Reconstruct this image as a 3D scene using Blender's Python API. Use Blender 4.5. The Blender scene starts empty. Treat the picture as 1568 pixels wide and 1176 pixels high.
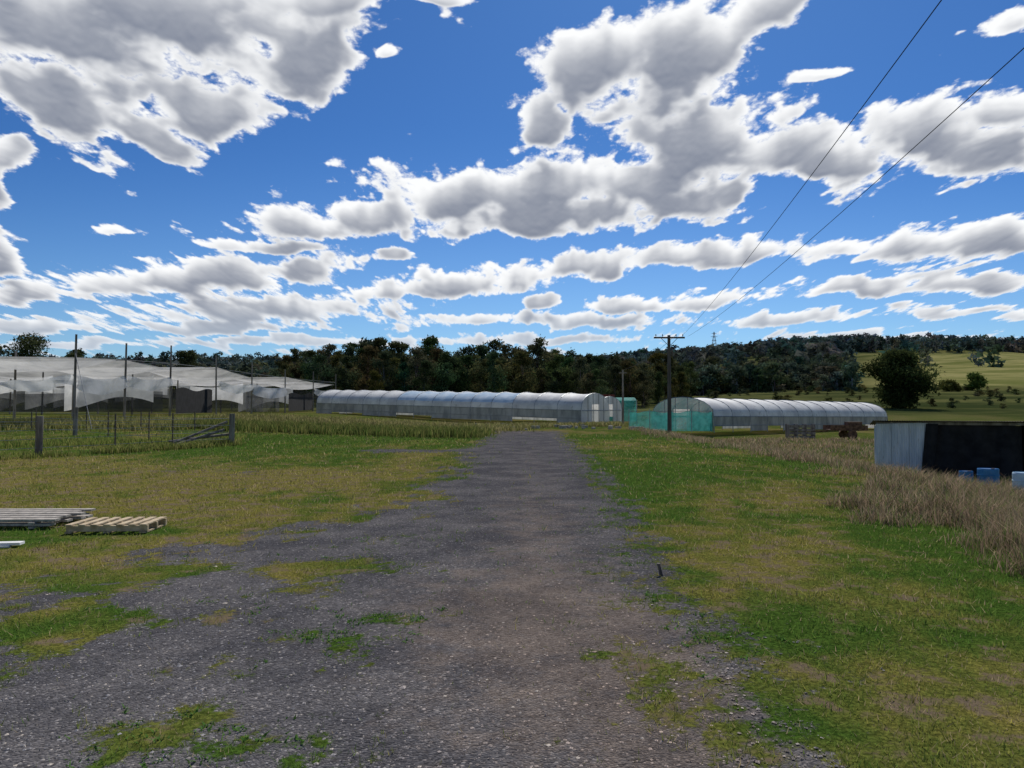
import bpy, math, random
import numpy as np
from mathutils import Vector
R=np.random.RandomState(7); random.seed(7)
scene=bpy.context.scene
scene.view_settings.view_transform='Standard'
scene.view_settings.look='None'
scene.view_settings.exposure=0
# ------------------------------------------------------------ numpy noise
TAB=np.random.RandomState(3).rand(256,256)
def vnoise(x,y):
    xi=np.floor(x).astype(int); yi=np.floor(y).astype(int)
    fx=x-xi; fy=y-yi; fx=fx*fx*(3-2*fx); fy=fy*fy*(3-2*fy)
    a=TAB[xi%256,yi%256]; b=TAB[(xi+1)%256,yi%256]; c=TAB[xi%256,(yi+1)%256]; d=TAB[(xi+1)%256,(yi+1)%256]
    return (a*(1-fx)+b*fx)*(1-fy)+(c*(1-fx)+d*fx)*fy
def fbm(x,y,o=4):
    s=0;a=.5;t=0
    for i in range(o):
        s=s+a*vnoise(x*2**i+17.3*i,y*2**i+5.1*i); t+=a; a*=.55
    return s/t
def sm(t):
    t=np.clip(t,0,1); return t*t*(3-2*t)
# ------------------------------------------------------------ terrain
def xedge(y): return np.interp(y,[0,8,10,12,14,18,25,46,80],[4.6,5.2,5.1,5.3,6.3,7.6,8.3,8.0,10])
def gz(x,y):
    x=np.asarray(x,float); y=np.asarray(y,float)
    drop=-0.85*sm((x-xedge(y)-.3)/6.5)*(1-sm((y-90)/40))
    rise=1.0*sm((-x-2)/25)*sm((y-30)/40)
    yy=np.maximum(y,1); a=x/yy
    zr=np.interp(y,[0,100,150,250,450,900,1300,2500],[0,0,2.,8,27,76,88,60])
    zc=np.interp(y,[0,100,150,300,600,900,1300,2500],[0,0,.8,5,25,52,66,50])
    w=sm((a-.05)/.35)
    far=zr*w+zc*(1-w)
    und=(fbm(x/130.,y/130.,3)-.5)*14*sm((y-200)/500)
    small=(fbm(x/6.,y/6.,2)-.5)*.06*(1-sm((y-60)/40))
    return drop+rise+far+und+small
def gzf(x,y): return float(gz(np.array([x]),np.array([y]))[0])
LY=[0,3.4,5,6.5,7.6,8.3,9.6,11.3,13.8,17.8,29,40,52,60]; LX=[-6,-6,-6,-6,-4.8,-4.0,-3.2,-2.3,-1.8,-1.5,-1.7,-1.5,-1.0,-1]
RY=[0,3.4,4.1,5.4,6.1,7.6,10.7,15,25,40,60]; RX=[1.2,1.18,1.29,1.5,1.2,1.35,1.66,2.06,2.6,3.0,3.5]
def gauss(x,y,cx,cy,rx,ry): return np.exp(-((x-cx)/rx)**2-((y-cy)/ry)**2)
def gravel(x,y):
    L=np.interp(y,LY,LX); Rr=np.interp(y,RY,RX)
    sd=np.minimum((x-L)*np.where(y<9,.9,1.),Rr-x)
    sd=np.minimum(sd,np.where(x<-.6,.75,.95))
    sd=np.minimum(sd,(54-y)*.3)
    sd=np.maximum(sd,-1.2)
    sd=sd-1.1*gauss(x,y,-1.35,5.35,.45,.3)-1.0*gauss(x,y,-1.0,5.85,.4,.25)-1.15*gauss(x,y,-1.6,3.75,.6,.35)
    sd=sd-1.5*gauss(x,y,-3.6,5.6,1.2,.6)-1.4*gauss(x,y,-3.9,7.4,1.2,.7)-1.0*gauss(x,y,-2.0,7.7,.9,.4)-.7*gauss(x,y,.6,4.9,.35,.6)
    sd=sd+2.2*gauss(x,y,-4,28.5,2.2,1.3)+.9*gauss(x,y,-8,19,4,1.)+.7*gauss(x,y,-9,11.5,2,.7)
    n=(fbm(x*2.2+40,y*1.7+9,6)-.5)
    amp=np.where(x<-.9,3.2,1.5)*(1-.5*sm((y-12)/20))
    n2=(fbm(x*9+4,y*8+19,4)-.5)
    return np.clip(.5+(sd*.9+n*amp+n2*1.8)*.65,0,1)
def dry(x,y):
    n=fbm(x*.35+3,y*.22+8,4)
    n2=fbm(x*2.2+13,y*1.5+2,3)
    v=(n-.5)*2.4+(n2-.5)*1.7+.25
    v=v+.42*sm((-x-.5)/4)*(1-sm((y-24)/8))+.28*gauss(x,y,3.2,7.5,1.2,3)-.35*gauss(x,y,1.9,4.2,.8,1.5)-.3*gauss(x,y,2.6,16,1.2,9)
    v=v-.5*gauss(x,y,-10,29,7,4)
    return np.clip(v,0,1)
# ------------------------------------------------------------ mesh helpers
def obj_from(name,V,F,mat=None,col=None,fl=None,smooth=False,parent=None):
    V=np.asarray(V,np.float32); F=np.asarray(F,np.int32)
    me=bpy.data.meshes.new(name); n=F.shape[1]
    me.vertices.add(len(V)); me.vertices.foreach_set('co',V.ravel())
    me.loops.add(F.size); me.loops.foreach_set('vertex_index',F.ravel())
    me.polygons.add(len(F)); me.polygons.foreach_set('loop_start',np.arange(0,F.size,n,dtype=np.int32))
    try: me.polygons.foreach_set('loop_total',np.full(len(F),n,np.int32))
    except Exception: pass
    me.polygons.foreach_set('use_smooth',np.full(len(F),smooth,bool))
    if col is not None:
        at=me.attributes.new('col','FLOAT_COLOR','POINT')
        c=np.ones((len(V),4),np.float32); c[:,:3]=col; at.data.foreach_set('color',c.ravel())
    if fl:
        for k,v in fl.items():
            at=me.attributes.new(k,'FLOAT','POINT'); at.data.foreach_set('value',np.asarray(v,np.float32).ravel())
    me.update(calc_edges=True); me.validate()
    ob=bpy.data.objects.new(name,me); scene.collection.objects.link(ob)
    if mat: me.materials.append(mat)
    if parent: ob.parent=parent
    return ob
def empty(name,loc=(0,0,0)):
    e=bpy.data.objects.new(name,None); e.location=loc; e.empty_display_size=.3
    scene.collection.objects.link(e); return e
class B:
    def __init__(s): s.v=[];s.f=[]
    def quad(s,a,b,c,d):
        i=len(s.v); s.v+=[tuple(a),tuple(b),tuple(c),tuple(d)]; s.f.append((i,i+1,i+2,i+3))
    def box(s,c,sz,rz=0,M=None):
        i=len(s.v); hx,hy,hz=[k/2 for k in sz]; cr,sr=math.cos(rz),math.sin(rz)
        for dx,dy,dz in [(-1,-1,-1),(1,-1,-1),(1,1,-1),(-1,1,-1),(-1,-1,1),(1,-1,1),(1,1,1),(-1,1,1)]:
            p=Vector((dx*hx,dy*hy,dz*hz))
            if M is not None: p=M@p
            s.v.append((c[0]+p.x*cr-p.y*sr,c[1]+p.x*sr+p.y*cr,c[2]+p.z))
        for q in [(0,3,2,1),(4,5,6,7),(0,1,5,4),(1,2,6,5),(2,3,7,6),(3,0,4,7)]: s.f.append(tuple(i+k for k in q))
    def tube(s,p0,p1,r0,r1=None,n=8):
        if r1 is None: r1=r0
        p0=Vector(p0);p1=Vector(p1); d=(p1-p0).normalized()
        u=d.orthogonal().normalized(); w=d.cross(u); i=len(s.v)
        for p,r in((p0,r0),(p1,r1)):
            for k in range(n):
                t=2*math.pi*k/n; q=p+u*math.cos(t)*r+w*math.sin(t)*r; s.v.append(tuple(q))
        for k in range(n):
            s.f.append((i+k,i+(k+1)%n,i+n+(k+1)%n,i+n+k))
        s.f.append(tuple(i+n+k for k in range(n))); s.f.append(tuple(i+k for k in reversed(range(n))))
    def path(s,pts,r,n=6):
        for a,b in zip(pts[:-1],pts[1:]): s.tube(a,b,r,r,n)
    def grid(s,fn,nu,nv):
        i=len(s.v)
        for a in range(nu+1):
            for b in range(nv+1): s.v.append(tuple(fn(a/nu,b/nv)))
        for a in range(nu):
            for b in range(nv):
                k=i+a*(nv+1)+b; s.f.append((k,k+nv+1,k+nv+2,k+1))
    def make(s,name,mat,parent=None,smooth=False):
        me=bpy.data.meshes.new(name); me.from_pydata(s.v,[],s.f); me.update()
        ob=bpy.data.objects.new(name,me); scene.collection.objects.link(ob); me.materials.append(mat)
        if smooth:
            me.polygons.foreach_set('use_smooth',[True]*len(me.polygons))
        if parent: ob.parent=parent
        return ob
# ------------------------------------------------------------ node helpers
class NT:
    def __init__(s,nt): s.nt=nt
    def n(s,t,**kw):
        x=s.nt.nodes.new(t)
        for k,v in kw.items(): setattr(x,k,v)
        return x
    def put(s,sock,v):
        if v is None: return
        if isinstance(v,bpy.types.NodeSocket): s.nt.links.new(v,sock)
        else: sock.default_value=v
    def m(s,op,a,b=None,c=None,clamp=False):
        x=s.n('ShaderNodeMath',operation=op,use_clamp=clamp); s.put(x.inputs[0],a); s.put(x.inputs[1],b)
        if c is not None: s.put(x.inputs[2],c)
        return x.outputs[0]
    def vm(s,op,a,b=None,sc=None):
        x=s.n('ShaderNodeVectorMath',operation=op); s.put(x.inputs[0],a); s.put(x.inputs[1],b)
        if sc is not None: s.put(x.inputs['Scale'],sc)
        return x.outputs['Value'] if op in('LENGTH','DOT_PRODUCT') else x.outputs[0]
    def ss(s,v,lo,hi,a=0.,b=1.):
        x=s.n('ShaderNodeMapRange',interpolation_type='SMOOTHSTEP'); s.put(x.inputs['Value'],v)
        s.put(x.inputs['From Min'],lo);s.put(x.inputs['From Max'],hi);s.put(x.inputs['To Min'],a);s.put(x.inputs['To Max'],b)
        return x.outputs[0]
    def noise(s,vec,scale,detail=4,rough=.55,out=0,dim='3D',dist=0):
        x=s.n('ShaderNodeTexNoise',noise_dimensions=dim); s.put(x.inputs['Vector'],vec)
        x.inputs['Scale'].default_value=scale; x.inputs['Detail'].default_value=detail; x.inputs['Roughness'].default_value=rough
        x.inputs['Distortion'].default_value=dist
        return x.outputs[out]
    def mix(s,f,a,b,bt='MIX'):
        x=s.n('ShaderNodeMix',data_type='RGBA',blend_type=bt); s.put(x.inputs[0],f)
        s.put(x.inputs[6],a if isinstance(a,bpy.types.NodeSocket) else tuple(a)+(1,)) ; s.put(x.inputs[7],b if isinstance(b,bpy.types.NodeSocket) else tuple(b)+(1,))
        return x.outputs[2]
def newmat(name):
    m=bpy.data.materials.new(name); m.use_nodes=True; nt=m.node_tree
    for x in list(nt.nodes):
        nt.nodes.remove(x)
    h=NT(nt); out=h.n('ShaderNodeOutputMaterial'); return m,h,out
def pmat(name,c1,c2,scale=3,rough=.8,bump=.0,metal=0,stretch=(1,1,1),detail=5,lo=.35,hi=.65,trans=0,alpha=None,spec=.3,c3=None):
    m,h,out=newmat(name)
    tc=h.n('ShaderNodeTexCoord').outputs['Object']
    v=h.vm('MULTIPLY',tc,stretch)
    n=h.noise(v,scale,detail,.6)
    col=h.mix(h.ss(n,lo,hi),c1,c2)
    if c3 is not None:
        n3=h.noise(v,scale*4.3,6,.7); col=h.mix(h.ss(n3,.56,.72),col,c3)
    p=h.n('ShaderNodeBsdfPrincipled'); h.put(p.inputs['Base Color'],col); p.inputs['Roughness'].default_value=rough
    p.inputs['Metallic'].default_value=metal; p.inputs['Specular IOR Level'].default_value=spec
    if bump:
        b=h.n('ShaderNodeBump'); b.inputs['Strength'].default_value=bump; b.inputs['Distance'].default_value=.02
        h.put(b.inputs['Height'],h.noise(v,scale*6,5,.7)); h.put(p.inputs['Normal'],b.outputs[0])
    sh=p.outputs[0]
    if trans:
        t=h.n('ShaderNodeBsdfTranslucent'); h.put(t.inputs[0],col); mx=h.n('ShaderNodeMixShader'); mx.inputs[0].default_value=trans
        h.put(mx.inputs[1],sh); h.put(mx.inputs[2],t.outputs[0]); sh=mx.outputs[0]
    if alpha is not None:
        t=h.n('ShaderNodeBsdfTransparent'); mx=h.n('ShaderNodeMixShader')
        a=h.ss(h.noise(tc,.5,4,.6),.3,.7,alpha-.12,alpha+.12)
        h.put(mx.inputs[0],a); h.put(mx.inputs[1],t.outputs[0]); h.put(mx.inputs[2],sh); sh=mx.outputs[0]
    h.put(out.inputs[0],sh); return m
def leafmat(name,trans=.35,tint=(1,1,1)):
    m,h,out=newmat(name)
    a=h.n('ShaderNodeAttribute',attribute_name='col')
    col=h.mix(1.,a.outputs['Color'],tint,'MULTIPLY') if tint!=(1,1,1) else a.outputs['Color']
    d=h.n('ShaderNodeBsdfDiffuse'); h.put(d.inputs[0],col)
    if trans<=0: h.put(out.inputs[0],d.outputs[0]); return m
    t=h.n('ShaderNodeBsdfTranslucent'); h.put(t.inputs[0],col)
    mx=h.n('ShaderNodeMixShader'); mx.inputs[0].default_value=trans
    h.put(mx.inputs[1],d.outputs[0]); h.put(mx.inputs[2],t.outputs[0]); h.put(out.inputs[0],mx.outputs[0]); return m
# ------------------------------------------------------------ world : nishita sky + computed cumulus field
SUN_AZ=math.radians(14); SUN_EL=math.radians(47)
GA=np.random.RandomState(21).rand(256,256).astype(np.float32)*6.2831853
GXT=np.cos(GA); GYT=np.sin(GA)
def perlin(x,y):
    xi=np.floor(x); yi=np.floor(y); fx=(x-xi).astype(np.float32); fy=(y-yi).astype(np.float32)
    xi=xi.astype(np.int32)&255; yi=yi.astype(np.int32)&255; x1=(xi+1)&255; y1=(yi+1)&255
    u=fx*fx*fx*(fx*(fx*6-15)+10); v=fy*fy*fy*(fy*(fy*6-15)+10)
    def g(a,b,dx,dy): return GXT[a,b]*dx+GYT[a,b]*dy
    n0=g(xi,yi,fx,fy)*(1-u)+g(x1,yi,fx-1,fy)*u; n1=g(xi,y1,fx,fy-1)*(1-u)+g(x1,y1,fx-1,fy-1)*u
    return (n0*(1-v)+n1*v)*1.5
# cumulus groups: (azimuth tangent, elevation tangent, half widths, tilt deg)
CL=[(-.52,.53,.33,.105,0),(-.28,.50,.14,.09,15),(-.62,.42,.14,.085,-10),(-.50,.37,.09,.03,-20),(-.42,.40,.09,.05,0),(-.22,.56,.09,.05,0),(-.40,.49,.1,.07,0),
(-.70,.31,.03,.05,0),(-.70,.20,.035,.035,0),(-.66,.150,.055,.016,0),(-.54,.245,.044,.012,0),
(-.145,.475,.028,.010,0),(-.07,.56,.05,.015,0),(.43,.455,.025,.011,15),(.68,.53,.045,.022,20),
(.12,.47,.075,.065,0),(.35,.54,.12,.05,28),(.25,.46,.10,.075,25),(.05,.395,.04,.035,0),(.26,.355,.14,.07,0),
(.13,.31,.19,.055,3),(-.08,.285,.17,.045,5),(-.26,.252,.11,.03,3),(.38,.34,.15,.045,-6),(.60,.35,.15,.05,4),(.69,.40,.06,.045,20),(.04,.255,.19,.028,3),(.26,.28,.10,.028,0),
(.60,.222,.16,.028,4),(.44,.212,.07,.016,8),(.24,.205,.15,.021,4),(.09,.19,.12,.02,4),(-.165,.20,.033,.011,0),(-.33,.219,.08,.012,0),
(-.43,.172,.20,.03,4),(-.30,.185,.09,.024,0),(-.07,.168,.14,.02,5),
(-.34,.132,.18,.024,0),(.46,.16,.10,.015,5),(.62,.172,.11,.023,0),(.05,.142,.028,.012,0),(.14,.138,.055,.013,0),(.26,.142,.09,.015,5),
(-.08,.113,.09,.012,3),(.11,.115,.13,.013,0),(.40,.12,.10,.011,3),(-.66,.112,.12,.013,0),(-.42,.108,.15,.012,0),(.62,.13,.10,.010,0),(-.3,.09,.2,.008,0),(.05,.09,.15,.007,0),(.5,.095,.15,.006,0),(-.6,.085,.15,.007,0),(.9,.3,.12,.05,5),(-.95,.35,.15,.06,0),(-1.,.15,.2,.02,0),(1.,.15,.2,.02,0)]
AW,AH=1.3,.8; NX,NY=2860,960
aa,bb=np.meshgrid(np.linspace(-AW,AW,NX,dtype=np.float32),np.linspace(0,AH,NY,dtype=np.float32))
bc=bb+.10; qx=aa/bc; qy=np.log(bc)*1.35
wx=perlin(qx*2.6+9,qy*2.6+3)+.5*perlin(qx*5.2+31,qy*5.2); wy=perlin(qx*2.6+77,qy*2.6+41)+.5*perlin(qx*5.2,qy*5.2+55)
PA=aa+wx*bc*.085; PB=bb+wy*bc*.04
M=np.full(aa.shape,9.,np.float32)
for (cx,cy,rx,ry,rot) in CL:
    c_,s_=math.cos(math.radians(rot)),math.sin(math.radians(rot)); dx=PA-cx; dy=PB-cy
    up=np.where((-dx*s_+dy*c_)<0,.72,1.15)
    l=((dx*c_+dy*s_)/(rx*1.06))**2+((-dx*s_+dy*c_)/(ry*up))**2
    M=np.minimum(M,l)
M=1-np.sqrt(M)
M=np.maximum(M,-.10-.66*sm((bb-.05)/.11))
low=np.zeros_like(aa); fine=np.zeros_like(aa); bil=np.zeros_like(aa); bils=np.zeros_like(aa); amp=.62
for o in range(8):
    f=5.*2**o; n=perlin(qx*f+o*13.7,qy*f+o*7.9)
    if o<3: low+=amp*n
    else: fine+=amp*n*1.1
    if 0<o<7: bil+=amp*(np.abs(n)-.25)
    if 0<o<4: bils+=amp*(np.abs(n)-.25)
    amp*=.56
D=M+low*.8+fine*.95+bil*1.15+.06
alpha=sm(D/.30)
row=np.arange(NY); tau=np.zeros_like(aa); brow=np.linspace(0,AH,NY)
pxb=NY/AH
Dc=np.clip(M+low*.95+bils*1.1+.03,0,.8)
for i in range(1,11):
    tgt=np.clip((row+(brow+.1)*.014*i*pxb).astype(int),0,NY-1); tau+=Dc[tgt]/10
t1=np.clip((row+(brow+.1)*.012*pxb).astype(int),0,NY-1)
rel=(D-D[t1])
core=sm((M+low*.9+bils*.9+fine*.35-.02)/.62)
Lt=(1-core)+core*(np.exp(-4.6*tau)*1.0+.04)
Lt=Lt*(1+bils*.22+bil*.12)+rel*.15
def blur(a,k):
    for ax_ in (0,1):
        s_=a.copy()
        for j in range(1,k+1): s_+=np.roll(a,j,ax_)+np.roll(a,-j,ax_)
        a=s_/(2*k+1)
    return a
Lt=Lt*.45+blur(Lt,3)*.55
Lt=np.clip(Lt,0.,1.)
im=bpy.data.images.new('cloud_field',NX,NY,alpha=False,float_buffer=False); im.colorspace_settings.name='Non-Color'
px=np.ones((NY,NX,4),np.float32); px[...,0]=Lt; px[...,1]=alpha; px[...,2]=0
im.pixels.foreach_set(px.ravel()); im.update(); im.pack()
del px
w=bpy.data.worlds.new('World'); scene.world=w; w.use_nodes=True
nt=w.node_tree
for x in list(nt.nodes): nt.nodes.remove(x)
h=NT(nt); wout=h.n('ShaderNodeOutputWorld'); bg=h.n('ShaderNodeBackground'); h.put(wout.inputs[0],bg.outputs[0])
sky=h.n('ShaderNodeTexSky',sky_type='NISHITA'); sky.sun_disc=False; sky.sun_elevation=SUN_EL; sky.sun_rotation=SUN_AZ
sky.air_density=1.0; sky.dust_density=.3; sky.ozone_density=3.0; sky.altitude=50
dirv=h.n('ShaderNodeTexCoord').outputs['Generated']
sx=h.n('ShaderNodeSeparateXYZ'); h.put(sx.inputs[0],dirv)
X,Y,Z=sx.outputs
ya=h.m('MAXIMUM',h.m('ABSOLUTE',Y),.02)
A=h.m('DIVIDE',X,ya); Bv=h.m('DIVIDE',Z,ya)
uv=h.n('ShaderNodeCombineXYZ'); h.put(uv.inputs[0],h.m('MULTIPLY_ADD',A,.5/AW,.5)); h.put(uv.inputs[1],h.m('DIVIDE',Bv,AH))
tex=h.n('ShaderNodeTexImage',extension='CLIP',interpolation='Linear'); tex.image=im; h.put(tex.inputs[0],uv.outputs[0])
cs=h.n('ShaderNodeSeparateColor'); h.put(cs.inputs[0],tex.outputs[0])
ccol=h.mix(cs.outputs[0],(2.2,2.5,3.25),(9.9,10.,10.1))
ccol=h.mix(h.ss(Bv,.02,.16),(5.8,6.8,8.0),ccol)
tint=h.mix(h.ss(Bv,.0,.40),(.52,.74,.98),(.23,.47,.79))
skyc=h.mix(1.,sky.outputs[0],tint,'MULTIPLY')
al=h.m('MULTIPLY',cs.outputs[1],h.ss(Bv,0.,.09,.35,1.))
h.put(bg.inputs[0],h.mix(al,skyc,ccol)); bg.inputs[1].default_value=.1
# sun
sl=bpy.data.lights.new('sun','SUN'); sl.energy=5.0; sl.angle=math.radians(.53); sl.color=(1,.955,.88)
so=bpy.data.objects.new('sun',sl); scene.collection.objects.link(so)
sd=Vector((math.sin(SUN_AZ)*math.cos(SUN_EL),math.cos(SUN_AZ)*math.cos(SUN_EL),math.sin(SUN_EL)))
so.rotation_euler=sd.to_track_quat('Z','Y').to_euler(); so.location=(0,0,40)
# camera
cd=bpy.data.cameras.new('camera'); cam=bpy.data.objects.new('camera',cd); scene.collection.objects.link(cam); scene.camera=cam
cd.sensor_width=36; cd.lens=26; cd.clip_end=8000; cam.location=(0,0,1.65); cam.rotation_euler=(math.radians(90+1.87),0,0)
# ------------------------------------------------------------ ground material
def ground_material():
    m,h,out=newmat('ground_surface')
    pos=h.n('ShaderNodeNewGeometry').outputs['Position']
    def att(nm): return h.n('ShaderNodeAttribute',attribute_name=nm).outputs['Fac']
    g=att('gravel'); d=att('dry'); br=att('brown'); fr=att('far')
    gn=h.noise(pos,14,5,.75)
    g2=h.ss(h.m('ADD',g,h.m('MULTIPLY',h.m('SUBTRACT',gn,.5),1.6)),.36,.62)
    n1=h.noise(pos,35,3,.7); n2=h.noise(pos,3.,4,.65)
    dd=h.m('ADD',d,h.m('MULTIPLY',h.m('SUBTRACT',n2,.5),1.1),clamp=True)
    gr=h.mix(dd,(.062,.115,.02),(.22,.19,.05))
    gr=h.mix(h.ss(n1,.35,.7),h.mix(1.,gr,(.5,.52,.5),'MULTIPLY'),h.mix(1.,gr,(1.5,1.45,1.3),'MULTIPLY'))
    gr=h.mix(h.ss(h.m('ADD',n2,h.m('MULTIPLY',d,.12)),.58,.72),gr,(.20,.15,.095))
    fpos=h.vm('MULTIPLY',pos,(.35,1.,0.))
    fn=h.noise(fpos,.05,7,.7)
    farc=h.mix(h.ss(fn,.40,.60),(.05,.065,.022),(.15,.15,.05))
    yl=att('yellow'); farc=h.mix(yl,farc,h.mix(h.ss(fn,.38,.6),(.19,.20,.055),(.40,.35,.13)))
    gr=h.mix(fr,gr,farc)
    v=h.n('ShaderNodeTexVoronoi'); h.put(v.inputs['Vector'],pos); v.inputs['Scale'].default_value=60; v.inputs['Randomness'].default_value=1
    sc=h.n('ShaderNodeSeparateColor'); h.put(sc.inputs[0],v.outputs['Color'])
    k=h.m('ADD',h.m('MULTIPLY',sc.outputs[0],.6),h.m('MULTIPLY',n1,.5))
    gc=h.mix(k,(.048,.046,.047),(.225,.212,.208))
    gc=h.mix(h.ss(sc.outputs[1],.95,.97),gc,(.38,.35,.32))
    bc=h.mix(k,(.11,.086,.070),(.33,.27,.22))
    nb=h.noise(pos,2.5,6,.75)
    bn=h.m('ADD',br,h.m('MULTIPLY',h.m('SUBTRACT',nb,.5),2.4))
    gc=h.mix(h.ss(bn,.15,1.05,0.,.9),gc,bc)
    gc=h.mix(h.ss(h.noise(pos,.9,5,.7),.35,.65),h.mix(1.,gc,(.64,.65,.68),'MULTIPLY'),h.mix(1.,gc,(1.12,1.1,1.07),'MULTIPLY'))
    col=h.mix(g2,gr,gc)
    p=h.n('ShaderNodeBsdfDiffuse'); h.put(p.inputs['Color'],col); p.inputs['Roughness'].default_value=.6
    hh=h.m('ADD',h.m('MULTIPLY',h.m('MULTIPLY',v.outputs['Distance'],g2),-1.0),h.m('MULTIPLY',n1,.8))
    b=h.n('ShaderNodeBump'); b.inputs['Strength'].default_value=.7; b.inputs['Distance'].default_value=.015; h.put(b.inputs['Height'],hh)
    h.put(p.inputs['Normal'],b.outputs[0]); h.put(out.inputs[0],p.outputs[0]); return m
GM=ground_material()
def attrs(x,y):
    br=gauss(x,y,.9,4.3,.55,1.4)*.75+gauss(x,y,.0,6.2,1.2,1.4)*.7+gauss(x,y,.3,10,.8,5)*.5+gauss(x,y,.1,4.2,.8,1.4)*.4+.3*gauss(x,y,.6,22,1.0,12)+.45*sm((y-40)/12)
    aa=x/np.maximum(y,1)
    yel=sm((aa-.44)/.1)*sm((y-255)/20)*(1-sm((y-620)/120))
    yel=np.clip(yel+.6*sm((aa-.2)/.1)*gauss(aa,y,.28,330,.12,70),0,1)*(y>120)
    return {'gravel':gravel(x,y),'dry':np.clip(dry(x,y)+.25*sm((y-40)/30),0,1),'brown':np.clip(br,0,1),'far':sm((y-85)/50)+sm((np.abs(x)-70)/40)*(1-sm((y-85)/50)),'yellow':yel}
def sheet(name,xs,ys,dz=0):
    GX,GY=np.meshgrid(xs,ys,indexing='ij'); x=GX.ravel(); y=GY.ravel()
    V=np.stack([x,y,gz(x,y)+dz],1); nx,ny=len(xs),len(ys)
    i=(np.arange(nx-1)[:,None]*ny+np.arange(ny-1)[None,:]).ravel()
    F=np.stack([i,i+ny,i+ny+1,i+1],1)
    return obj_from(name,V,F,GM,fl=attrs(x,y),smooth=True)
xp=list(np.arange(0,6,.1)); s=.1
while xp[-1]<3200: s=min(s*1.055,120); xp.append(xp[-1]+s)
xs=np.array([-v for v in xp[:0:-1]]+xp)
yp=list(np.arange(2,10,.1)); s=.1
while yp[-1]<3600: s=min(s*1.035,100); yp.append(yp[-1]+s)
ys=np.array(list(np.arange(-80,2,4.))+yp)
sheet('ground',xs,ys)
rys=np.concatenate([np.arange(-6,10,.1),np.arange(10,50,.25)])
us=np.linspace(0,1,70)
L=np.interp(rys,LY,LX)+.5; Rr=np.interp(rys,RY,RX)-.15
GX=L[None,:]+(Rr-L)[None,:]*us[:,None]; GY=np.repeat(rys[None,:],70,0)
x=GX.ravel();y=GY.ravel(); V=np.stack([x,y,gz(x,y)+.004],1); ny=len(rys)
i=(np.arange(69)[:,None]*ny+np.arange(ny-1)[None,:]).ravel()
obj_from('gravel_road',V,np.stack([i,i+ny,i+ny+1,i+1],1),GM,fl=attrs(x,y),smooth=True)
# ------------------------------------------------------------ grass
def blades(x,y,hgt,wid,col,lean=.5,seg=1):
    n=len(x); z=gz(x,y)-.005
    th=R.rand(n)*2*math.pi; wx=np.cos(th)*wid/2; wy=np.sin(th)*wid/2
    la=R.rand(n)*2*math.pi; lm=hgt*lean*R.rand(n)
    if seg==1:
        V=np.empty((n,3,3)); V[:,0]=np.stack([x-wx,y-wy,z],1); V[:,1]=np.stack([x+wx,y+wy,z],1)
        V[:,2]=np.stack([x+np.cos(la)*lm,y+np.sin(la)*lm,z+hgt],1)
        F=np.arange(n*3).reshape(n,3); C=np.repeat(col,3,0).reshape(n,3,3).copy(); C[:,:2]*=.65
    else:
        V=np.empty((n,5,3)); mx=x+np.cos(la)*lm*.35; my=y+np.sin(la)*lm*.35
        V[:,0]=np.stack([x-wx,y-wy,z],1); V[:,1]=np.stack([x+wx,y+wy,z],1)
        V[:,2]=np.stack([mx+wx*.7,my+wy*.7,z+hgt*.6],1); V[:,3]=np.stack([mx-wx*.7,my-wy*.7,z+hgt*.6],1)
        V[:,4]=np.stack([x+np.cos(la)*lm,y+np.sin(la)*lm,z+hgt],1)
        b=np.arange(n)[:,None]*5
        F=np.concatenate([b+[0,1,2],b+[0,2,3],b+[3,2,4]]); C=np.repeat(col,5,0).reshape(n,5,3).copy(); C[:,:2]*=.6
    return V.reshape(-1,3),F,C.reshape(-1,3)
def gcol(x,y,n):
    d=np.clip(dry(x,y)+R.randn(n)*.20,0,1)[:,None]
    c=np.array([.125,.225,.042])*(1-d)+np.array([.36,.32,.085])*d
    s=(R.rand(n)<.08+.14*d[:,0])[:,None]; c=np.where(s,np.array([.44,.35,.20]),c)
    return c*(.65+.7*R.rand(n))[:,None]
GL=leafmat('grass_blade',.4)
Vs=[];Fs=[];Cs=[];off=0
def addb(t):
    global off
    Vs.append(t[0]);Fs.append(t[1]+off);Cs.append(t[2]); off+=len(t[0])
for (y0,y1,dens,hh,ww) in [(2.6,5,2600,.030,.006),(5,8,1500,.034,.008),(8,12,750,.038,.011),(12,18,330,.045,.016),(18,30,110,.055,.026),(30,46,40,.07,.04)]:
    xw=y1*.78+.5; n=int((y1-y0)*2*xw*dens)
    x=(R.rand(n)*2-1)*xw; y=y0+R.rand(n)*(y1-y0)
    g=gravel(x,y)+(fbm(x*14,y*14,3)-.5)*1.3; keep=(g<.5+.04*R.randn(n))&(R.rand(n)<.2+1.05*fbm(x*3+7,y*3,3))|(R.rand(n)<.010)
    keep&=np.abs(x)<y*.76+.5
    x=x[keep];y=y[keep];n=len(x)
    hv=hh*(.5+1.1*R.rand(n))*(.2+1.7*fbm(x*2.3+50,y*2.3,4))
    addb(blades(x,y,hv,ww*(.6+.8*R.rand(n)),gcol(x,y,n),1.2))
obj_from('lawn_grass',np.concatenate(Vs),np.concatenate(Fs),GL,col=np.concatenate(Cs))
Vs=[];Fs=[];Cs=[];off=0
cen=[]
for (cx_,cy_,rx,ry,k) in [(-1.4,5.35,.5,.25,24),(-.95,5.85,.45,.2,18),(-1.7,3.75,.7,.3,26),(-2.3,6.3,1.2,.5,10),(1.35,6,.3,2,16),(1.7,11,.3,4,18),(-2.5,9,1,1,12),(-.3,12,1.0,5,6)]:
    for q in range(k): cen.append((cx_+R.randn()*rx*.6,cy_+R.randn()*ry*.6))
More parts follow.
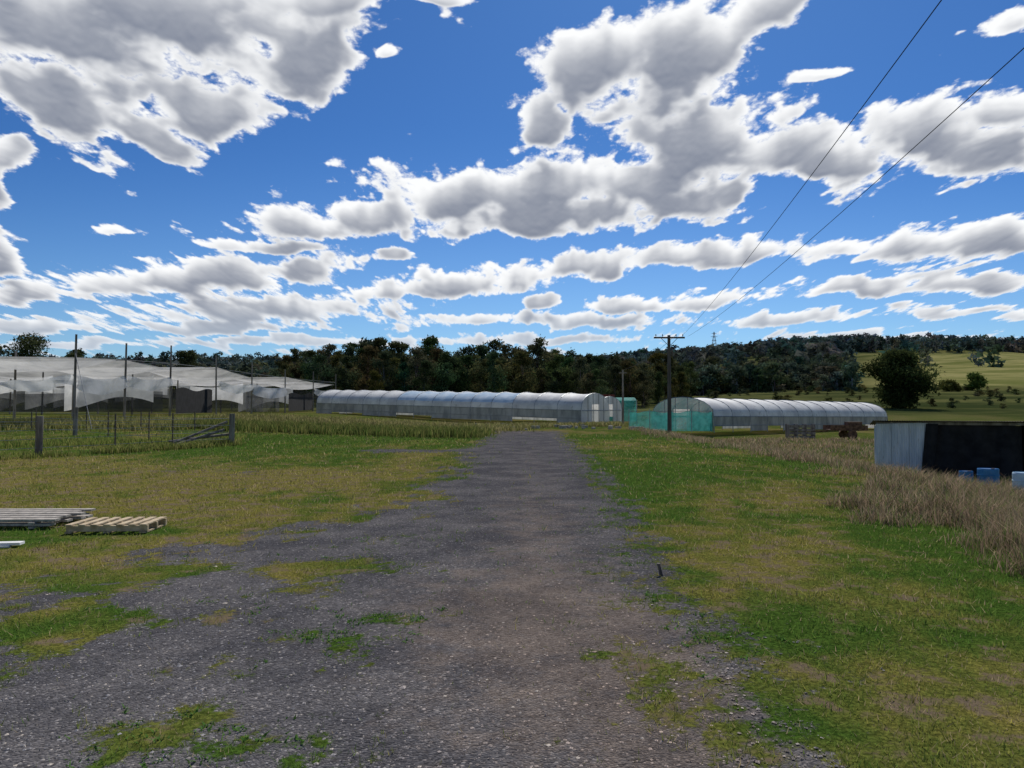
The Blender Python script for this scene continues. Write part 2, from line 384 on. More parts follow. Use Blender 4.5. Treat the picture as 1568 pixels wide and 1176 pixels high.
for (wx_,wy_) in cen:
    m_=R.randint(5,18); sp=R.uniform(.015,.045); x=wx_+R.randn(m_)*sp; y=wy_+R.randn(m_)*sp
    c=np.array([.10,.20,.045])*(.6+.7*R.rand(m_))[:,None]
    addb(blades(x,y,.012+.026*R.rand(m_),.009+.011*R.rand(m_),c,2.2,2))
obj_from('broadleaf_weeds',np.concatenate(Vs),np.concatenate(Fs),GL,col=np.concatenate(Cs))
# dry long grass on the right
SHX,SHY,SHR=13.75,28.0,math.radians(-24)
def inshed(x,y):
    dx=x-SHX;dy=y-SHY;u=dx*math.cos(SHR)+dy*math.sin(SHR);v=-dx*math.sin(SHR)+dy*math.cos(SHR)
    return (u>-.2)&(u<5.3)&(v>-.15)&(v<4.3)
Vs=[];Fs=[];Cs=[];off=0
for (y0,y1,dens) in [(6.5,12,1000),(12,20,460),(20,32,120),(32,58,50)]:
    n=int((y1-y0)*22*dens); y=y0+R.rand(n)*(y1-y0); x=xedge(y)+R.rand(n)**1.3*22-.3
    cl=fbm(x*.7+5,y*.7+31,4); e=x-xedge(y)+(fbm(x*.8,y*.8+9,3)-.5)*3.0
    keep=(e>.1)&(R.rand(n)<sm((cl-.34)/.2)*sm(e/1.2)+.03)&(x<y*.8+2)&~inshed(x,y)
    x=x[keep];y=y[keep];cl=cl[keep];e=e[keep];n=len(x)
    t=(R.rand(n)*.6+.4*fbm(x*2,y*2,2))[:,None]; c=np.array([.20,.13,.085])*(1-t)+np.array([.42,.33,.22])*t
    gmask=(R.rand(n)<.26)[:,None]; c=np.where(gmask,np.array([.13,.17,.05]),c)*(.55+.8*R.rand(n))[:,None]
    hv=(.08+.30*R.rand(n))*sm(e/1.5+.25)*(.1+1.7*cl)*np.interp(y,[10,30],[1.2,.95])
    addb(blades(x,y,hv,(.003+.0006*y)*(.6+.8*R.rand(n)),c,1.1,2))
obj_from('dry_long_grass',np.concatenate(Vs),np.concatenate(Fs),GL,col=np.concatenate(Cs))
Vs=[];Fs=[];Cs=[];off=0
def band(x0,y0,x1,y1,wd,n,h0,c0,c1):
    t=R.rand(n); x=x0+(x1-x0)*t+R.randn(n)*wd*.3; y=y0+(y1-y0)*t+R.randn(n)*wd
    cl=fbm(x*.8+5,y*.8+31,3); k=R.rand(n)<sm((cl-.25)/.3); x=x[k];y=y[k];cl=cl[k];m=len(x)
    u=R.rand(m)[:,None]; c=(np.array(c0)*(1-u)+np.array(c1)*u)*(.6+.7*R.rand(m))[:,None]
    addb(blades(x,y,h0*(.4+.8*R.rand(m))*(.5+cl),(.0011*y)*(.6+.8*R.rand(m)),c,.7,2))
band(-21,50,-2,44,1.6,26000,.50,(.06,.11,.022),(.22,.21,.07))
band(-60,46,-20,50,2.5,26000,.45,(.12,.15,.035),(.34,.30,.12))
band(-24,60,0,60,4,20000,.35,(.12,.14,.035),(.34,.29,.14))
band(-17,22,-12.5,33,.6,9000,.25,(.10,.16,.025),(.30,.27,.10))
band(-45,24,-14,37,2.0,20000,.22,(.11,.19,.035),(.28,.26,.08))
band(0,64,10,70,1.5,5000,.35,(.12,.14,.035),(.34,.29,.14))
obj_from('long_grass_bank',np.concatenate(Vs),np.concatenate(Fs),GL,col=np.concatenate(Cs))
# gravel stones
n=38000; y=2.8+R.rand(n)**1.6*13; x=(R.rand(n)*2-1)*y*.75; k=gravel(x,y)>.42; x=x[k];y=y[k];n=len(x)
br=attrs(x,y)['brown']
oct_=np.array([[1,0,0],[0,1,0],[-1,0,0],[0,-1,0],[0,0,.45],[0,0,-.5]],float)
of=np.array([[0,1,4],[1,2,4],[2,3,4],[3,0,4],[1,0,5],[2,1,5],[3,2,5],[0,3,5]])
sz=.004+.009*R.rand(n)**3; sz=np.where(R.rand(n)<.014,sz*2.0,sz)
V=oct_[None]*(.6+.8*R.rand(n,6,3))*sz[:,None,None]; th=R.rand(n)*6.28
cx=np.cos(th)[:,None];sy=np.sin(th)[:,None]
V=np.stack([V[...,0]*cx-V[...,1]*sy+x[:,None],V[...,0]*sy+V[...,1]*cx+y[:,None],V[...,2]+(gz(x,y)+.005)[:,None]],-1)
F=(of[None]+np.arange(n)[:,None,None]*6).reshape(-1,3)
c=np.array([.19,.182,.18])*(1-br[:,None])+np.array([.34,.265,.21])*br[:,None]
c=c*(.6+1.1*R.rand(n)**1.5)[:,None]; lt=(R.rand(n)<.05)[:,None]; c=np.where(lt,np.array([.50,.44,.37]),c)
obj_from('gravel_stones',V.reshape(-1,3),F,leafmat('stone',0.),col=np.repeat(c,6,0))
# ------------------------------------------------------------ trees
def tree(H,W,nc,nl,ls,base=.3,rs=None,green=(.032,.048,.020),gold=(.088,.090,.040)):
    r=rs; clumps=[]
    for i in range(nc):
        hz=base+(1-base)*(i+.5)/nc+r.uniform(-.06,.06)
        prof=math.sin(math.pi*min(max((hz-base)/(1-base)*.8+.15,0),1))
        ang=r.uniform(0,6.28); rad=W*.5*prof*r.uniform(.1,.75)
        cr=W*r.uniform(.16,.28)*(.6+.5*prof)
        clumps.append((math.cos(ang)*rad,math.sin(ang)*rad,min(hz*H,H-cr*.5),cr,r.uniform(.65,1.4)))
    b=B(); tr=H*.018
    hh=H*.75; b.tube((0,0,-.3 if H>2 else -.02),(W*.02,0,hh*.5),tr,tr*.7,6); b.tube((W*.02,0,hh*.5),(0,W*.03,hh),tr*.7,tr*.3,6)
    for c in clumps[:10]:
        z0=H*r.uniform(.2,.5); b.tube((0,0,z0),(c[0]*.8,c[1]*.8,c[2]-c[3]*.2),tr*.4,tr*.12,4)
    TV=np.array(b.v); TF=[]
    for f in b.f:
        for k in range(1,len(f)-1): TF.append((f[0],f[k],f[k+1]))
    TF=np.array(TF); TC=np.tile(np.array([[.15,.135,.115]]),(len(TV),1))
    per=nl//nc; LV=[];LC=[]
    for c in clumps:
        d=r.normal(size=(per,3)); d/=np.linalg.norm(d,axis=1)[:,None]
        rr=c[3]*(r.rand(per)**.45)*(1+.25*r.randn(per)*.5); p=d*rr[:,None]*np.array([1,1,.62])+np.array(c[:3])
        o=r.normal(size=(per,3,3))*ls*.5
        LV.append(p[:,None,:]+o)
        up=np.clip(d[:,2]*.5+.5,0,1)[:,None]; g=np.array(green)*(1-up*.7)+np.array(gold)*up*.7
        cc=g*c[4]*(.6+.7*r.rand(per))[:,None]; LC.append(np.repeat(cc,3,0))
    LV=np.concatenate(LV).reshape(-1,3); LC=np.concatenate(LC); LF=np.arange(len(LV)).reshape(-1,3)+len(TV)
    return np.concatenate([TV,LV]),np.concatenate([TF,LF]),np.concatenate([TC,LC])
TL=leafmat('tree_foliage',.25); TLM=leafmat('haze_tinted_foliage',.2,(1.3,1.4,2.1))  # blue tint paints distance haze into the far trees' leaf colour
def forest(name,variants,places,mat):
    Vs=[];Fs=[];Cs=[];off=0
    for (x,y,sc,scw) in places:
        V,F,C=variants[R.randint(len(variants))]; t=R.rand()*6.28; c,s=math.cos(t),math.sin(t)
        P=np.stack([(V[:,0]*c-V[:,1]*s)*scw+x,(V[:,0]*s+V[:,1]*c)*scw+y,V[:,2]*sc+gzf(x,y)],1)
        Vs.append(P);Fs.append(F+off);Cs.append(C*(.6+.9*R.rand())*np.array([1+.2*R.randn(),1,1+.15*R.randn()])); off+=len(P)
    return obj_from(name,np.concatenate(Vs),np.concatenate(Fs),mat,col=np.clip(np.concatenate(Cs),0,1))
rs=np.random.RandomState(11)
big=[tree(1,.7+.25*rs.rand(),rs.randint(9,15),2400,.034,.15,rs) for _ in range(6)]
pl=[]
top_px=[-.33,-.30,-.25,-.205,-.16,-.07,0,.03,.07,.10,.20,.25]; top_z=[.068,.076,.086,.098,.098,.090,.088,.094,.080,.076,.072,.070]
for row_,(yy,cnt) in enumerate([(168,34),(185,34),(205,36),(230,36)]):
    for i in range(cnt):
        a=-.325+.57*(i+R.rand())/cnt; y_=yy+R.randn()*5; x_=a*y_
        tz=1.65+np.interp(a,top_px,top_z)*y_; H=(tz-gzf(x_,y_))*(R.uniform(.64,1.05) if row_>1 else R.uniform(.5,.9)); pl.append((x_,y_,H,H*R.uniform(.75,1.1)))
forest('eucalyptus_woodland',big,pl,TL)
mid=[tree(1,1.0+.3*rs.rand(),7,420,.10,.02,rs) for _ in range(6)]
pl=[]
for i in range(540):
    y_=R.uniform(250,420); a=R.uniform(-.75,.46); x_=a*y_
    if .26<a<.34 and y_<330 and R.rand()<.4: continue
    H=R.uniform(7,13) if a<.2 else R.uniform(5,10); pl.append((x_,y_,H,H*R.uniform(.8,1.2)))
for i in range(100):
    a=.22+.24*R.rand(); y_=R.uniform(235,262); H=R.uniform(5,9.5); pl.append((a*y_,y_,H,H*R.uniform(.9,1.3)))
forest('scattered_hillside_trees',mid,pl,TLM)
pl=[]
for i in range(130):
    a=R.uniform(.22,.8); y_=R.choice([150,172,205,222,246])+R.randn()*6; H=R.uniform(.7,2.0); pl.append((a*y_,y_,H,H*R.uniform(1.2,2.2)))
forest('paddock_shrubs',mid,pl,TL)
farv=[tree(1,1.1,5,90,.22,.0,rs,(.045,.060,.036),(.078,.086,.050)) for _ in range(6)]
pl=[]
while len(pl)<3200:
    y_=R.uniform(420,1250); a=R.uniform(-.85,.85); x_=a*y_
    den=fbm(np.array([x_/90.]),np.array([y_/90.]),3)[0]
    if a>.43 and y_<680 and R.rand()<.97: continue
    if den<.45 and R.rand()<.88 and y_<880: continue
    H=R.uniform(8,15); pl.append((x_,y_,H,H*R.uniform(.9,1.5)))
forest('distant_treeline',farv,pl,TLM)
def single(name,x,y,H,W,nc,nl,ls,base,seed,**k):
    r=np.random.RandomState(seed); V,F,C=tree(H,W,nc,nl,ls,base,r,**k)
    ob=obj_from(name,V,F,TL,col=C); ob.location=(x,y,gzf(x,y)); return ob
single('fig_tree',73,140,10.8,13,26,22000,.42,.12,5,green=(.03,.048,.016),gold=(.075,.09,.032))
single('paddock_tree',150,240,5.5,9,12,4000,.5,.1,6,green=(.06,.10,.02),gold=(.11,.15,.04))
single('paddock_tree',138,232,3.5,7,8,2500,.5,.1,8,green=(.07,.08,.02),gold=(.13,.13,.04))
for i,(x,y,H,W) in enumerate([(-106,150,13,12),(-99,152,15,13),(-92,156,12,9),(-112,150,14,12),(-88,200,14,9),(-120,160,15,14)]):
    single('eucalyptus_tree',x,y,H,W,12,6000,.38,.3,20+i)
# ------------------------------------------------------------ materials for structures
POLY=pmat('white_poly',(.58,.58,.57),(.80,.80,.77),.6,.45,.15,trans=.3,c3=(.40,.40,.37))
POLYC=pmat('clear_poly',(.50,.66,.80),(.75,.86,.95),.8,.3,.1,trans=.35)
SIDE=pmat('side_curtain',(.26,.28,.28),(.44,.46,.46),1.2,.8,trans=.45,stretch=(1,1,.3))
TEAL=pmat('teal_shade_net',(.03,.24,.22),(.07,.36,.33),2,.8,trans=.35,alpha=.72)
GALV=pmat('galvanised_pipe',(.22,.24,.25),(.36,.37,.38),5,.5,metal=.5)
NET=pmat('white_shade_net',(.50,.50,.49),(.70,.69,.67),.4,.9,trans=.45,alpha=.66)
NETW=pmat('hanging_white_net',(.58,.59,.60),(.78,.78,.78),.7,.9,trans=.5,alpha=.72)
BLK=pmat('black_cloth_and_shadow',(.008,.008,.009),(.02,.02,.022),2,.95)  # windbreak cloth; in the shed opening its black stands for interior shade
DKN=pmat('dark_windbreak_net',(.03,.032,.034),(.08,.082,.085),.8,.95,alpha=.62)
WOOD=pmat('weathered_timber',(.12,.10,.085),(.26,.23,.20),6,.9,.4,stretch=(1,1,.15))
DKW=pmat('dark_pole_timber',(.06,.05,.045),(.13,.11,.10),6,.9,.4,stretch=(1,1,.1))
PAL=pmat('pallet_timber',(.33,.25,.15),(.52,.42,.28),9,.9,.3)
PALG=pmat('grey_boards',(.24,.22,.19),(.42,.38,.33),9,.9,.3)
STEEL=pmat('dark_steel',(.05,.045,.04),(.12,.09,.07),12,.7)
WIRE=pmat('wire',(.20,.20,.20),(.30,.30,.30),5,.6,metal=.3)
CABLE=pmat('power_cable',(.012,.012,.013),(.02,.02,.02),5,.8)
TIN=pmat('pale_corrugated_iron',(.38,.43,.48),(.52,.56,.60),1.5,.55,.1,stretch=(3,3,.5),c3=(.26,.24,.22))
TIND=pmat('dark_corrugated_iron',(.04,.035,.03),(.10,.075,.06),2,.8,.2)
BLUE=pmat('blue_plastic',(.02,.13,.30),(.04,.20,.42),3,.4,c3=(.12,.2,.28))
PALEB=pmat('pale_plastic',(.35,.50,.60),(.55,.68,.75),3,.4)
RED=pmat('dark_red_paint',(.12,.025,.02),(.2,.05,.04),2,.6)
WHITE=pmat('white_painted_board',(.6,.6,.58),(.78,.77,.75),4,.6)
RUST=pmat('rusty_metal',(.07,.035,.02),(.18,.10,.06),4,.9)
# ------------------------------------------------------------ poly tunnels
def tunnel(name,p0,p1,width,away,h1,h2,bays,clear=(),endmat=POLY,z0=0,z1=0,sidemat=SIDE):
    root=empty(name,(p0[0],p0[1],z0)); 
    P0=Vector((0,0,0)); ax=Vector((p1[0]-p0[0],p1[1]-p0[1],z1-z0)); wv=Vector(away)*width
    sg=[R.uniform(.03,.12) for _ in range(bays+1)]
    def sec(u,v):
        t=math.pi*v
        yy=(1-math.cos(t))/2; zz=h1+(h2-h1)*math.sin(t)**.85
        k=(u*bays)%1; sag=sg[min(int(u*bays),bays)]*math.sin(math.pi*k)*math.sin(t)
        return P0+ax*u+wv*yy+Vector((0,0,zz-sag))
    solid=B(); clr=B()
    for i in range(bays):
        if i in clear:
            clr.grid(lambda a,b,i=i: sec((i+a*.9999)/bays,.10+b*.36),4,6)
            solid.grid(lambda a,b,i=i: sec((i+a*.9999)/bays,b*.10),4,3)
            solid.grid(lambda a,b,i=i: sec((i+a*.9999)/bays,.46+b*.54),4,12)
        else: solid.grid(lambda a,b,i=i: sec((i+a*.9999)/bays,b),4,18)
    solid.make('roof_cover',POLY,root,True)
    if clear: clr.make('clear_roof_panels',POLYC,root,True)
    sd=B()
    for off in (0,1):
        for i in range(bays):
            lift=R.choice([0,0,0,.25,.45]); 
            def sf(a,b,i=i,off=off,lift=lift):
                q=P0+ax*((i+a)/bays)+wv*off; return q+Vector((0,0,lift+b*(h1+.02-lift)+.03))+Vector(away)*(.03*math.sin(a*6.28*3+i*2)*(1-b))
            sd.grid(sf,10,3)
    sd.make('side_curtains',sidemat,root,True)
    hp=B()
    for i in range(bays+1):
        pts=[P0+ax*(i/bays)+Vector((0,0,-.1))-Vector(away)*.03]
        pts.append(P0+ax*(i/bays)+Vector((0,0,h1))-Vector(away)*.03)
        for k in range(13):
            q=sec(i/bays-(1e-6 if i else 0),k/12); pts.append(q+Vector((0,0,.02)))
        pts.append(P0+ax*(i/bays)+wv+Vector((0,0,-.1))+Vector(away)*.03)
        hp.path(pts,.032,5)
    for off,zz in((0,h1),(0,.55),(1,h1)):
        sgn=-1 if off==0 else 1
        hp.tube(P0+wv*off+Vector((0,0,zz))+Vector(away)*.05*sgn,P0+ax+wv*off+Vector((0,0,zz))+Vector(away)*.05*sgn,.026,.026,5)
    hp.make('hoops',GALV,root)
    for e,nm in((0,'near_end'),(1,'far_end')):
        mt=endmat if e==0 else POLY
        en=B(); dx=ax.normalized()*(-.02 if e==0 else .02)
        N=24; base=[]; top=[]
        for k in range(N+1):
            t=math.pi*k/N; yy=(1-math.cos(t))/2; zz=h1+(h2-h1)*math.sin(t)**.85
            o=P0+ax*e+dx+wv*yy
            base.append(o); top.append(o+Vector((0,0,zz)))
        for k in range(N):
            if .4<(k+.5)/N<.6: en.quad(base[k]+Vector((0,0,2.0)),base[k+1]+Vector((0,0,2.0)),top[k+1],top[k])
            else: en.quad(base[k],base[k+1],top[k+1],top[k])
        en.make(nm+'_wall',mt,root)
        fr=B()
        for q in(.22,.4,.6,.78):
            t=math.acos(1-2*q); zz=h1+(h2-h1)*math.sin(t)**.85; o=P0+ax*e+dx*3+wv*q; fr.tube(o,o+Vector((0,0,zz)),.035,.035,6)
        o=P0+ax*e+dx*4; fr.tube(o+wv*.02+Vector((0,0,h1)),o+wv*.98+Vector((0,0,h1)),.035,.035,6)
        fr.make(nm+'_frame',GALV,root)
    return root
tunnel('greenhouse_tunnel',(7.0,75),(-25.6,97),6.3,(.56,.83,0),1.35,3.15,14,(3,4,5,6,7,8),POLY,.05,.95)
tunnel('greenhouse_tunnel',(9.8,84),(-18,103),6.0,(.56,.83,0),1.3,2.9,10,(),POLY,.1,.9)
tunnel('greenhouse_tunnel',(18.0,66),(44.6,88),7.0,(-.64,.77,0),1.35,3.1,12,(),TEAL,-.45,-.75)
pen=empty('teal_net_enclosure',(9.8,62,gzf(9.8,62)))
b=B(); fr=B()
pts=[(0,0),(3.6,.8),(7.6,2.2),(7.8,4.5)]
for (xa,ya_),(xb,yb) in zip(pts[:-1],pts[1:]):
    b.grid(lambda a,c: (xa+(xb-xa)*a,ya_+(yb-ya_)*a,-.3+c*(1.65-.1*math.sin(a*math.pi*3))),12,2)
    for t in(0,.5,1):
        px_,py_=xa+(xb-xa)*t,ya_+(yb-ya_)*t-.04; fr.tube((px_,py_,-.4),(px_,py_,1.6),.03,.03,6)
    fr.tube((xa,ya_-.04,1.4),(xb,yb-.04,1.4),.02,.02,5)
b.make('net',TEAL,pen); fr.make('posts',GALV,pen)
pen=empty('teal_net_enclosure',(10.0,92,gzf(10,92)))
b=B(); fr=B()
b.grid(lambda a,c:(a*5.5,0,c*2.6),6,2); b.grid(lambda a,c:(a*5.5,c*4,2.6+.4*math.sin(c*3.14)),6,6)
for t in range(4): fr.tube((t*1.83,-.05,-.3),(t*1.83,-.05,2.6),.05,.05,6)
b.make('net',TEAL,pen); fr.make('posts',GALV,pen)
cont=empty('shipping_container',(10.3,118,gzf(10.3,118)))
b=B()
def cor(x0,y0,x1,y1,z0,z1,n,amp=.04):
    L=math.hypot(x1-x0,y1-y0); nx,ny=-(y1-y0)/L,(x1-x0)/L
    def f(a,c):
        o=amp*(1 if int(a*n*2)%2 else -1); return (x0+(x1-x0)*a+nx*o,y0+(y1-y0)*a+ny*o,z0+(z1-z0)*c)
    return f
b.grid(cor(0,0,6,0,.1,3.4,20),80,1); b.grid(cor(0,2.4,6,2.4,.1,3.4,20),80,1); b.grid(cor(0,0,0,2.4,.1,3.4,8),32,1); b.grid(cor(6,0,6,2.4,.1,3.4,8),32,1)
b.make('corrugated_walls',RED,cont)
b=B(); b.box((3,1.2,3.47),(6.1,2.5,.12)); b.box((3,1.2,.04),(6.1,2.5,.12))
for cx_ in(0,6):
    for cy_ in(0,2.4): b.box((cx_,cy_,1.75),(.16,.16,3.3))
b.make('frame',RED,cont)
# ------------------------------------------------------------ shade-cloth structure
sh=empty('shade_cloth_structure',(0,0,0))
pol=B(); cab=B(); ysr=[50,56.5,64,74,84,96.5,110,124]
xr=[-29.6,-38,-47,-57,-68,-80]
for j,xx in enumerate(xr):
    for i,yy in enumerate(ysr):
        g=gzf(xx,yy); hh=(5.9 if j==0 else 5.0)+R.uniform(-.25,.3)
        pol.tube((xx,yy,g-.3),(xx+R.uniform(-.08,.08),yy,g+hh),.10,.07,8)
pol.make('poles',WOOD,sh)
net=B()
for j in range(len(xr)-1):
    for i in range(len(ysr)-1):
        if (i,j) in((2,1),(4,0),(5,3)): continue
        x0,x1,y0,y1=xr[j],xr[j+1],ysr[i],ysr[i+1]
        zz=[gzf(a,c)+4.4+.35*math.sin(a*.7+c*.3) for a,c in((x0,y0),(x1,y0),(x0,y1),(x1,y1))]
        sg=R.uniform(.3,1.0)
        def nf(a,c):
            z=(zz[0]*(1-a)+zz[1]*a)*(1-c)+(zz[2]*(1-a)+zz[3]*a)*c
            return (x0+(x1-x0)*a,y0+(y1-y0)*c,z-sg*math.sin(math.pi*a)**.7*math.sin(math.pi*c)**.7)
        net.grid(nf,8,8)
net.make('roof_net',NET,sh,True)
cur=B(); dk=B(); dn=B()
for j in range(len(xr)-1):
    x0,x1=xr[j],xr[j+1]; y0=ysr[0]-.1; g0=gzf(x0,y0);g1=gzf(x1,y0)
    def cf(a,c):
        top=3.4-.45*math.sin(math.pi*a)+.1*math.sin(a*17); bot=2.1+.6*abs(math.cos(math.pi*a*1.5+j))+.1*math.sin(a*23)
        return (x0+(x1-x0)*a,y0+.15*math.sin(a*24+c*3),g0*(1-a)+g1*a+top+(bot-top)*c)
    cur.grid(cf,40,5)
for i in range(len(ysr)-1):
    y0,y1=ysr[i],ysr[i+1]; xx=xr[0]+.1; sw=R.uniform(.3,.8); lo=R.uniform(2.2,2.8)
    def cf(a,c):
        z=3.4-.3*math.sin(math.pi*a)-c*(3.4-lo)-c*sw*math.sin(math.pi*a)*.6
        return (xx+.15*math.sin(a*12+c*3),y0+(y1-y0)*a,gzf(xx,y0+(y1-y0)*a)+z)
    if i in(0,1,3,4,6): cur.grid(cf,16,5)
for yy in (66,88,108):
    for k in range(5):
        xa=-32-k*9; lo=R.uniform(.6,2.2)
        cur.grid(lambda a,c:(xa-8*a,yy+.2*math.sin(a*13),gzf(xa,yy)+3.6-.5*math.sin(math.pi*a)-c*(3.6-lo)*(1-.4*math.sin(math.pi*a*1.3))),16,4)
cur.make('hanging_net',NETW,sh,True)
for (xa,ya_,xb,yb,zb,zt) in [(-30,66,-30,74,.2,2.4),(-30.2,100,-30.2,112,.2,2.6)]:
    dk.grid(lambda a,c:(xa+(xb-xa)*a,ya_+(yb-ya_)*a,gzf(xa+(xb-xa)*a,ya_+(yb-ya_)*a)+zb+(zt-zb)*c+.15*math.sin(a*9)*c),16,2)
dk.make('black_windbreak',BLK,sh)
for (xa,ya_,xb,yb,zb,zt) in [(-60,72,-34,72,.3,2.2),(-75,92,-31,92,.2,3.),(-80,125,-30,125,.2,3.0),(-30.2,84,-30.2,96,.2,2.6)]:
    dn.grid(lambda a,c:(xa+(xb-xa)*a,ya_+(yb-ya_)*a,gzf(xa+(xb-xa)*a,ya_+(yb-ya_)*a)+zb+(zt-zb)*c+.15*math.sin(a*9)*c),16,2)
dn.make('windbreak_net',DKN,sh)
for yy in ysr:
    for j in range(len(xr)-1):
        cab.tube((xr[j],yy,gzf(xr[j],yy)+4.55),(xr[j+1],yy,gzf(xr[j+1],yy)+4.55),.025,.025,4)
for xx in xr[:3]:
    for i in range(len(ysr)-1): cab.tube((xx,ysr[i],gzf(xx,ysr[i])+4.6),(xx,ysr[i+1],gzf(xx,ysr[i+1])+4.6),.025,.025,4)
for k in range(4):
    xx=xr[k]; cab.tube((xx,50,gzf(xx,50)+5.0),(xx+3.5,46,gzf(xx,46)),.02,.02,4)
cab.make('cables',WIRE,sh)
# ------------------------------------------------------------ fence
fe=empty('wire_fence',(0,0,0)); p=B(); pk=B(); wi=B()
big_posts=[(-16.1,25.2,1.38,.12),(-12.5,33,1.42,.13),(-23.6,40,1.55,.12)]
for x_,y_,hh,r_ in big_posts: p.tube((x_,y_,gzf(x_,y_)-.3),(x_+.03,y_,gzf(x_,y_)+hh),r_,r_*.92,10)
pickets=[(-15.05,28.1),(-14.2,31),(-17.3,35.3),(-20.5,37.6),(-27,42),(-30.5,44)]
for x_,y_ in pickets:
    g=gzf(x_,y_); pk.box((x_,y_,g+.65),(.055,.02,1.6)); pk.box((x_,y_+.02,g+.65),(.012,.04,1.6))
line=[(-18.2,19.5),(-16.1,25.2),(-15.05,28.1),(-14.2,31),(-12.5,33)]
line2=[(-12.5,33),(-17.3,35.3),(-20.5,37.6),(-23.6,40),(-36,47)]
for ln in(line,line2):
    for hz in(.3,.6,.9,1.2):
        wi.path([(a,c-.15,gzf(a,c)+hz) for a,c in ln],.010,4)
p.make('timber_posts',WOOD,fe); pk.make('star_pickets',STEEL,fe); wi.make('wires',WIRE,fe)
p=B()
for a,c in [((-12.6,32.8,1.05),(-14.6,32,.15)),((-12.7,32.7,.7),(-14.3,31.6,.1)),((-12.5,33.1,.5),(-15,32.4,.2))]: p.tube(a,c,.06,.05,8)
p.make('timber_braces',WOOD,fe)
fe2=empty('wire_fence',(0,0,0)); p=B(); wi=B()
pts=[(-42+k*3.2,44+k*.25) for k in range(8)]
for a,c in pts: p.tube((a,c,gzf(a,c)-.2),(a,c,gzf(a,c)+1.15),.035,.035,6)
for hz in(.35,.7,1.05): wi.path([(a,c,gzf(a,c)+hz) for a,c in pts],.012,4)
p.make('posts',STEEL,fe2); wi.make('wires',WIRE,fe2)
b=B(); b.tube((1.47,7.3,-.02),(1.44,7.32,.12),.018,.014,6); b.box((1.44,7.32,.115),(.03,.03,.02)); b.make('marker_stake',DKW)
# ------------------------------------------------------------ power pole and lines
pp=empty('power_pole',(11.7,55,gzf(11.7,55))); b=B()
b.tube((0,0,-.4),(0,0,7.45),.16,.11,12); b.make('pole',DKW,pp)
b=B(); b.box((0,-.14,7.25),(2.3,.1,.12)); b.tube((-.6,-.14,7.2),(0,-.12,6.6),.02); b.tube((.6,-.14,7.2),(0,-.12,6.6),.02); b.make('crossarm',DKW,pp)
b=B()
for xx in(-1.0,-.5,.5,1.0):
    b.tube((xx,-.14,7.3),(xx,-.14,7.42),.02); b.tube((xx,-.14,7.4),(xx,-.14,7.5),.05,.03,8)
b.tube((.22,-.1,5.9),(.22,-.1,6.3),.07,.07,8)
b.make('insulators',STEEL,pp)
b=B(); gp=gzf(11.7,55)
def wirep(p0,p1,sag,n=50):
    return [(p0[0]+(p1[0]-p0[0])*t,p0[1]+(p1[1]-p0[1])*t,p0[2]+(p1[2]-p0[2])*t-sag*4*t*(1-t)) for t in np.linspace(0,1,n)]
b.path(wirep((12.7,55,7.45+gp),(1.0,-18,7.6),.75),.0075,5)
b.path(wirep((13.1,55,7.35+gp),(3.2,-18,7.6),.85),.0075,5)
b.path(wirep((12.2,55,7.45+gp),(12.0,80,5.8),.4),.012,5)
b.make('power_lines',CABLE)
p2=empty('power_pole',(1.8,-18,0)); b=B(); b.tube((0,0,-.3),(0,0,7.7),.16,.11,12); b.box((.2,.14,7.5),(2.8,.1,.12)); b.make('pole',DKW,p2)
p2=empty('power_pole',(12,80,gzf(12,80))); b=B(); b.tube((0,0,-.3),(0,0,5.9),.12,.09,10); b.box((0,-.1,5.6),(.9,.08,.1)); b.make('pole',WOOD,p2)
gp=gzf(274,1000); Hh=max(105-gp,28); b=B(); W0=Hh*.13
def leg(t,sx_,sy_): ww=W0*(1-t)**1.2+.5; return Vector((274+sx_*ww,1000+sy_*ww,gp+Hh*t))
N=8
for k in range(N):
    t0,t1=k/N,(k+1)/N
    C4=[(-1,-1),(1,-1),(1,1),(-1,1)]
    for q in range(4):
        b.tube(leg(t0,*C4[q]),leg(t1,*C4[q]),.25,.25,4); b.tube(leg(t0,*C4[q]),leg(t1,*C4[(q+1)%4]),.15,.15,4)
for t in(.68,.82,.94): b.box((274,1000,gp+Hh*t),(9-4*abs(t-.82)*5,.5,.5))
b.make('transmission_tower',GALV)
# ------------------------------------------------------------ pallets
def pallet(name,x_,y_,rz,L,Wd,mat,layers=1,nb=7,tilt=0):
    e=empty(name,(x_,y_,gzf(x_,y_)+.01)); e.rotation_euler=(0,tilt,rz); b=B()
    for l in range(layers):
        z=.14*l
        for k in(-1,0,1): b.box((0,k*(Wd/2-.05),z+.06),(L,.045,.075))
        for k in range(nb):
            xx=-L/2+.05+(L-.1)*k/(nb-1)+R.uniform(-.012,.012); b.box((xx,0,z+.109),(.085,Wd*R.uniform(.985,1.01),.018),R.uniform(-.01,.01))
            if k%3==0: b.box((xx,0,z+.011),(.085,Wd,.018))
    b.make('boards',mat,e); return e
pallet('timber_pallet',-5.4,10.2,.06,1.05,.7,PAL,1)
e=empty('stacked_timber_boards',(-7.5,10.8,gzf(-7.5,10.8))); b=B()
for l in range(2):
    for k in range(6): b.box((R.uniform(-.12,.12),-.5+k*.2,.06+l*.06),(2.2,.13,.03),R.uniform(-.03,.03))
    for k in(-1,0,1): b.box((k*.9,0,.025+l*.06),(.08,1.2,.028))
b.make('boards',PALG,e)
b=B(); b.box((-6.45,8.9,gzf(-6.5,8.9)+.04),(1.1,.12,.03),.14); b.box((-6.25,8.85,gzf(-6.4,8.8)+.015),(.5,.1,.02),.3); b.make('white_plank',WHITE)
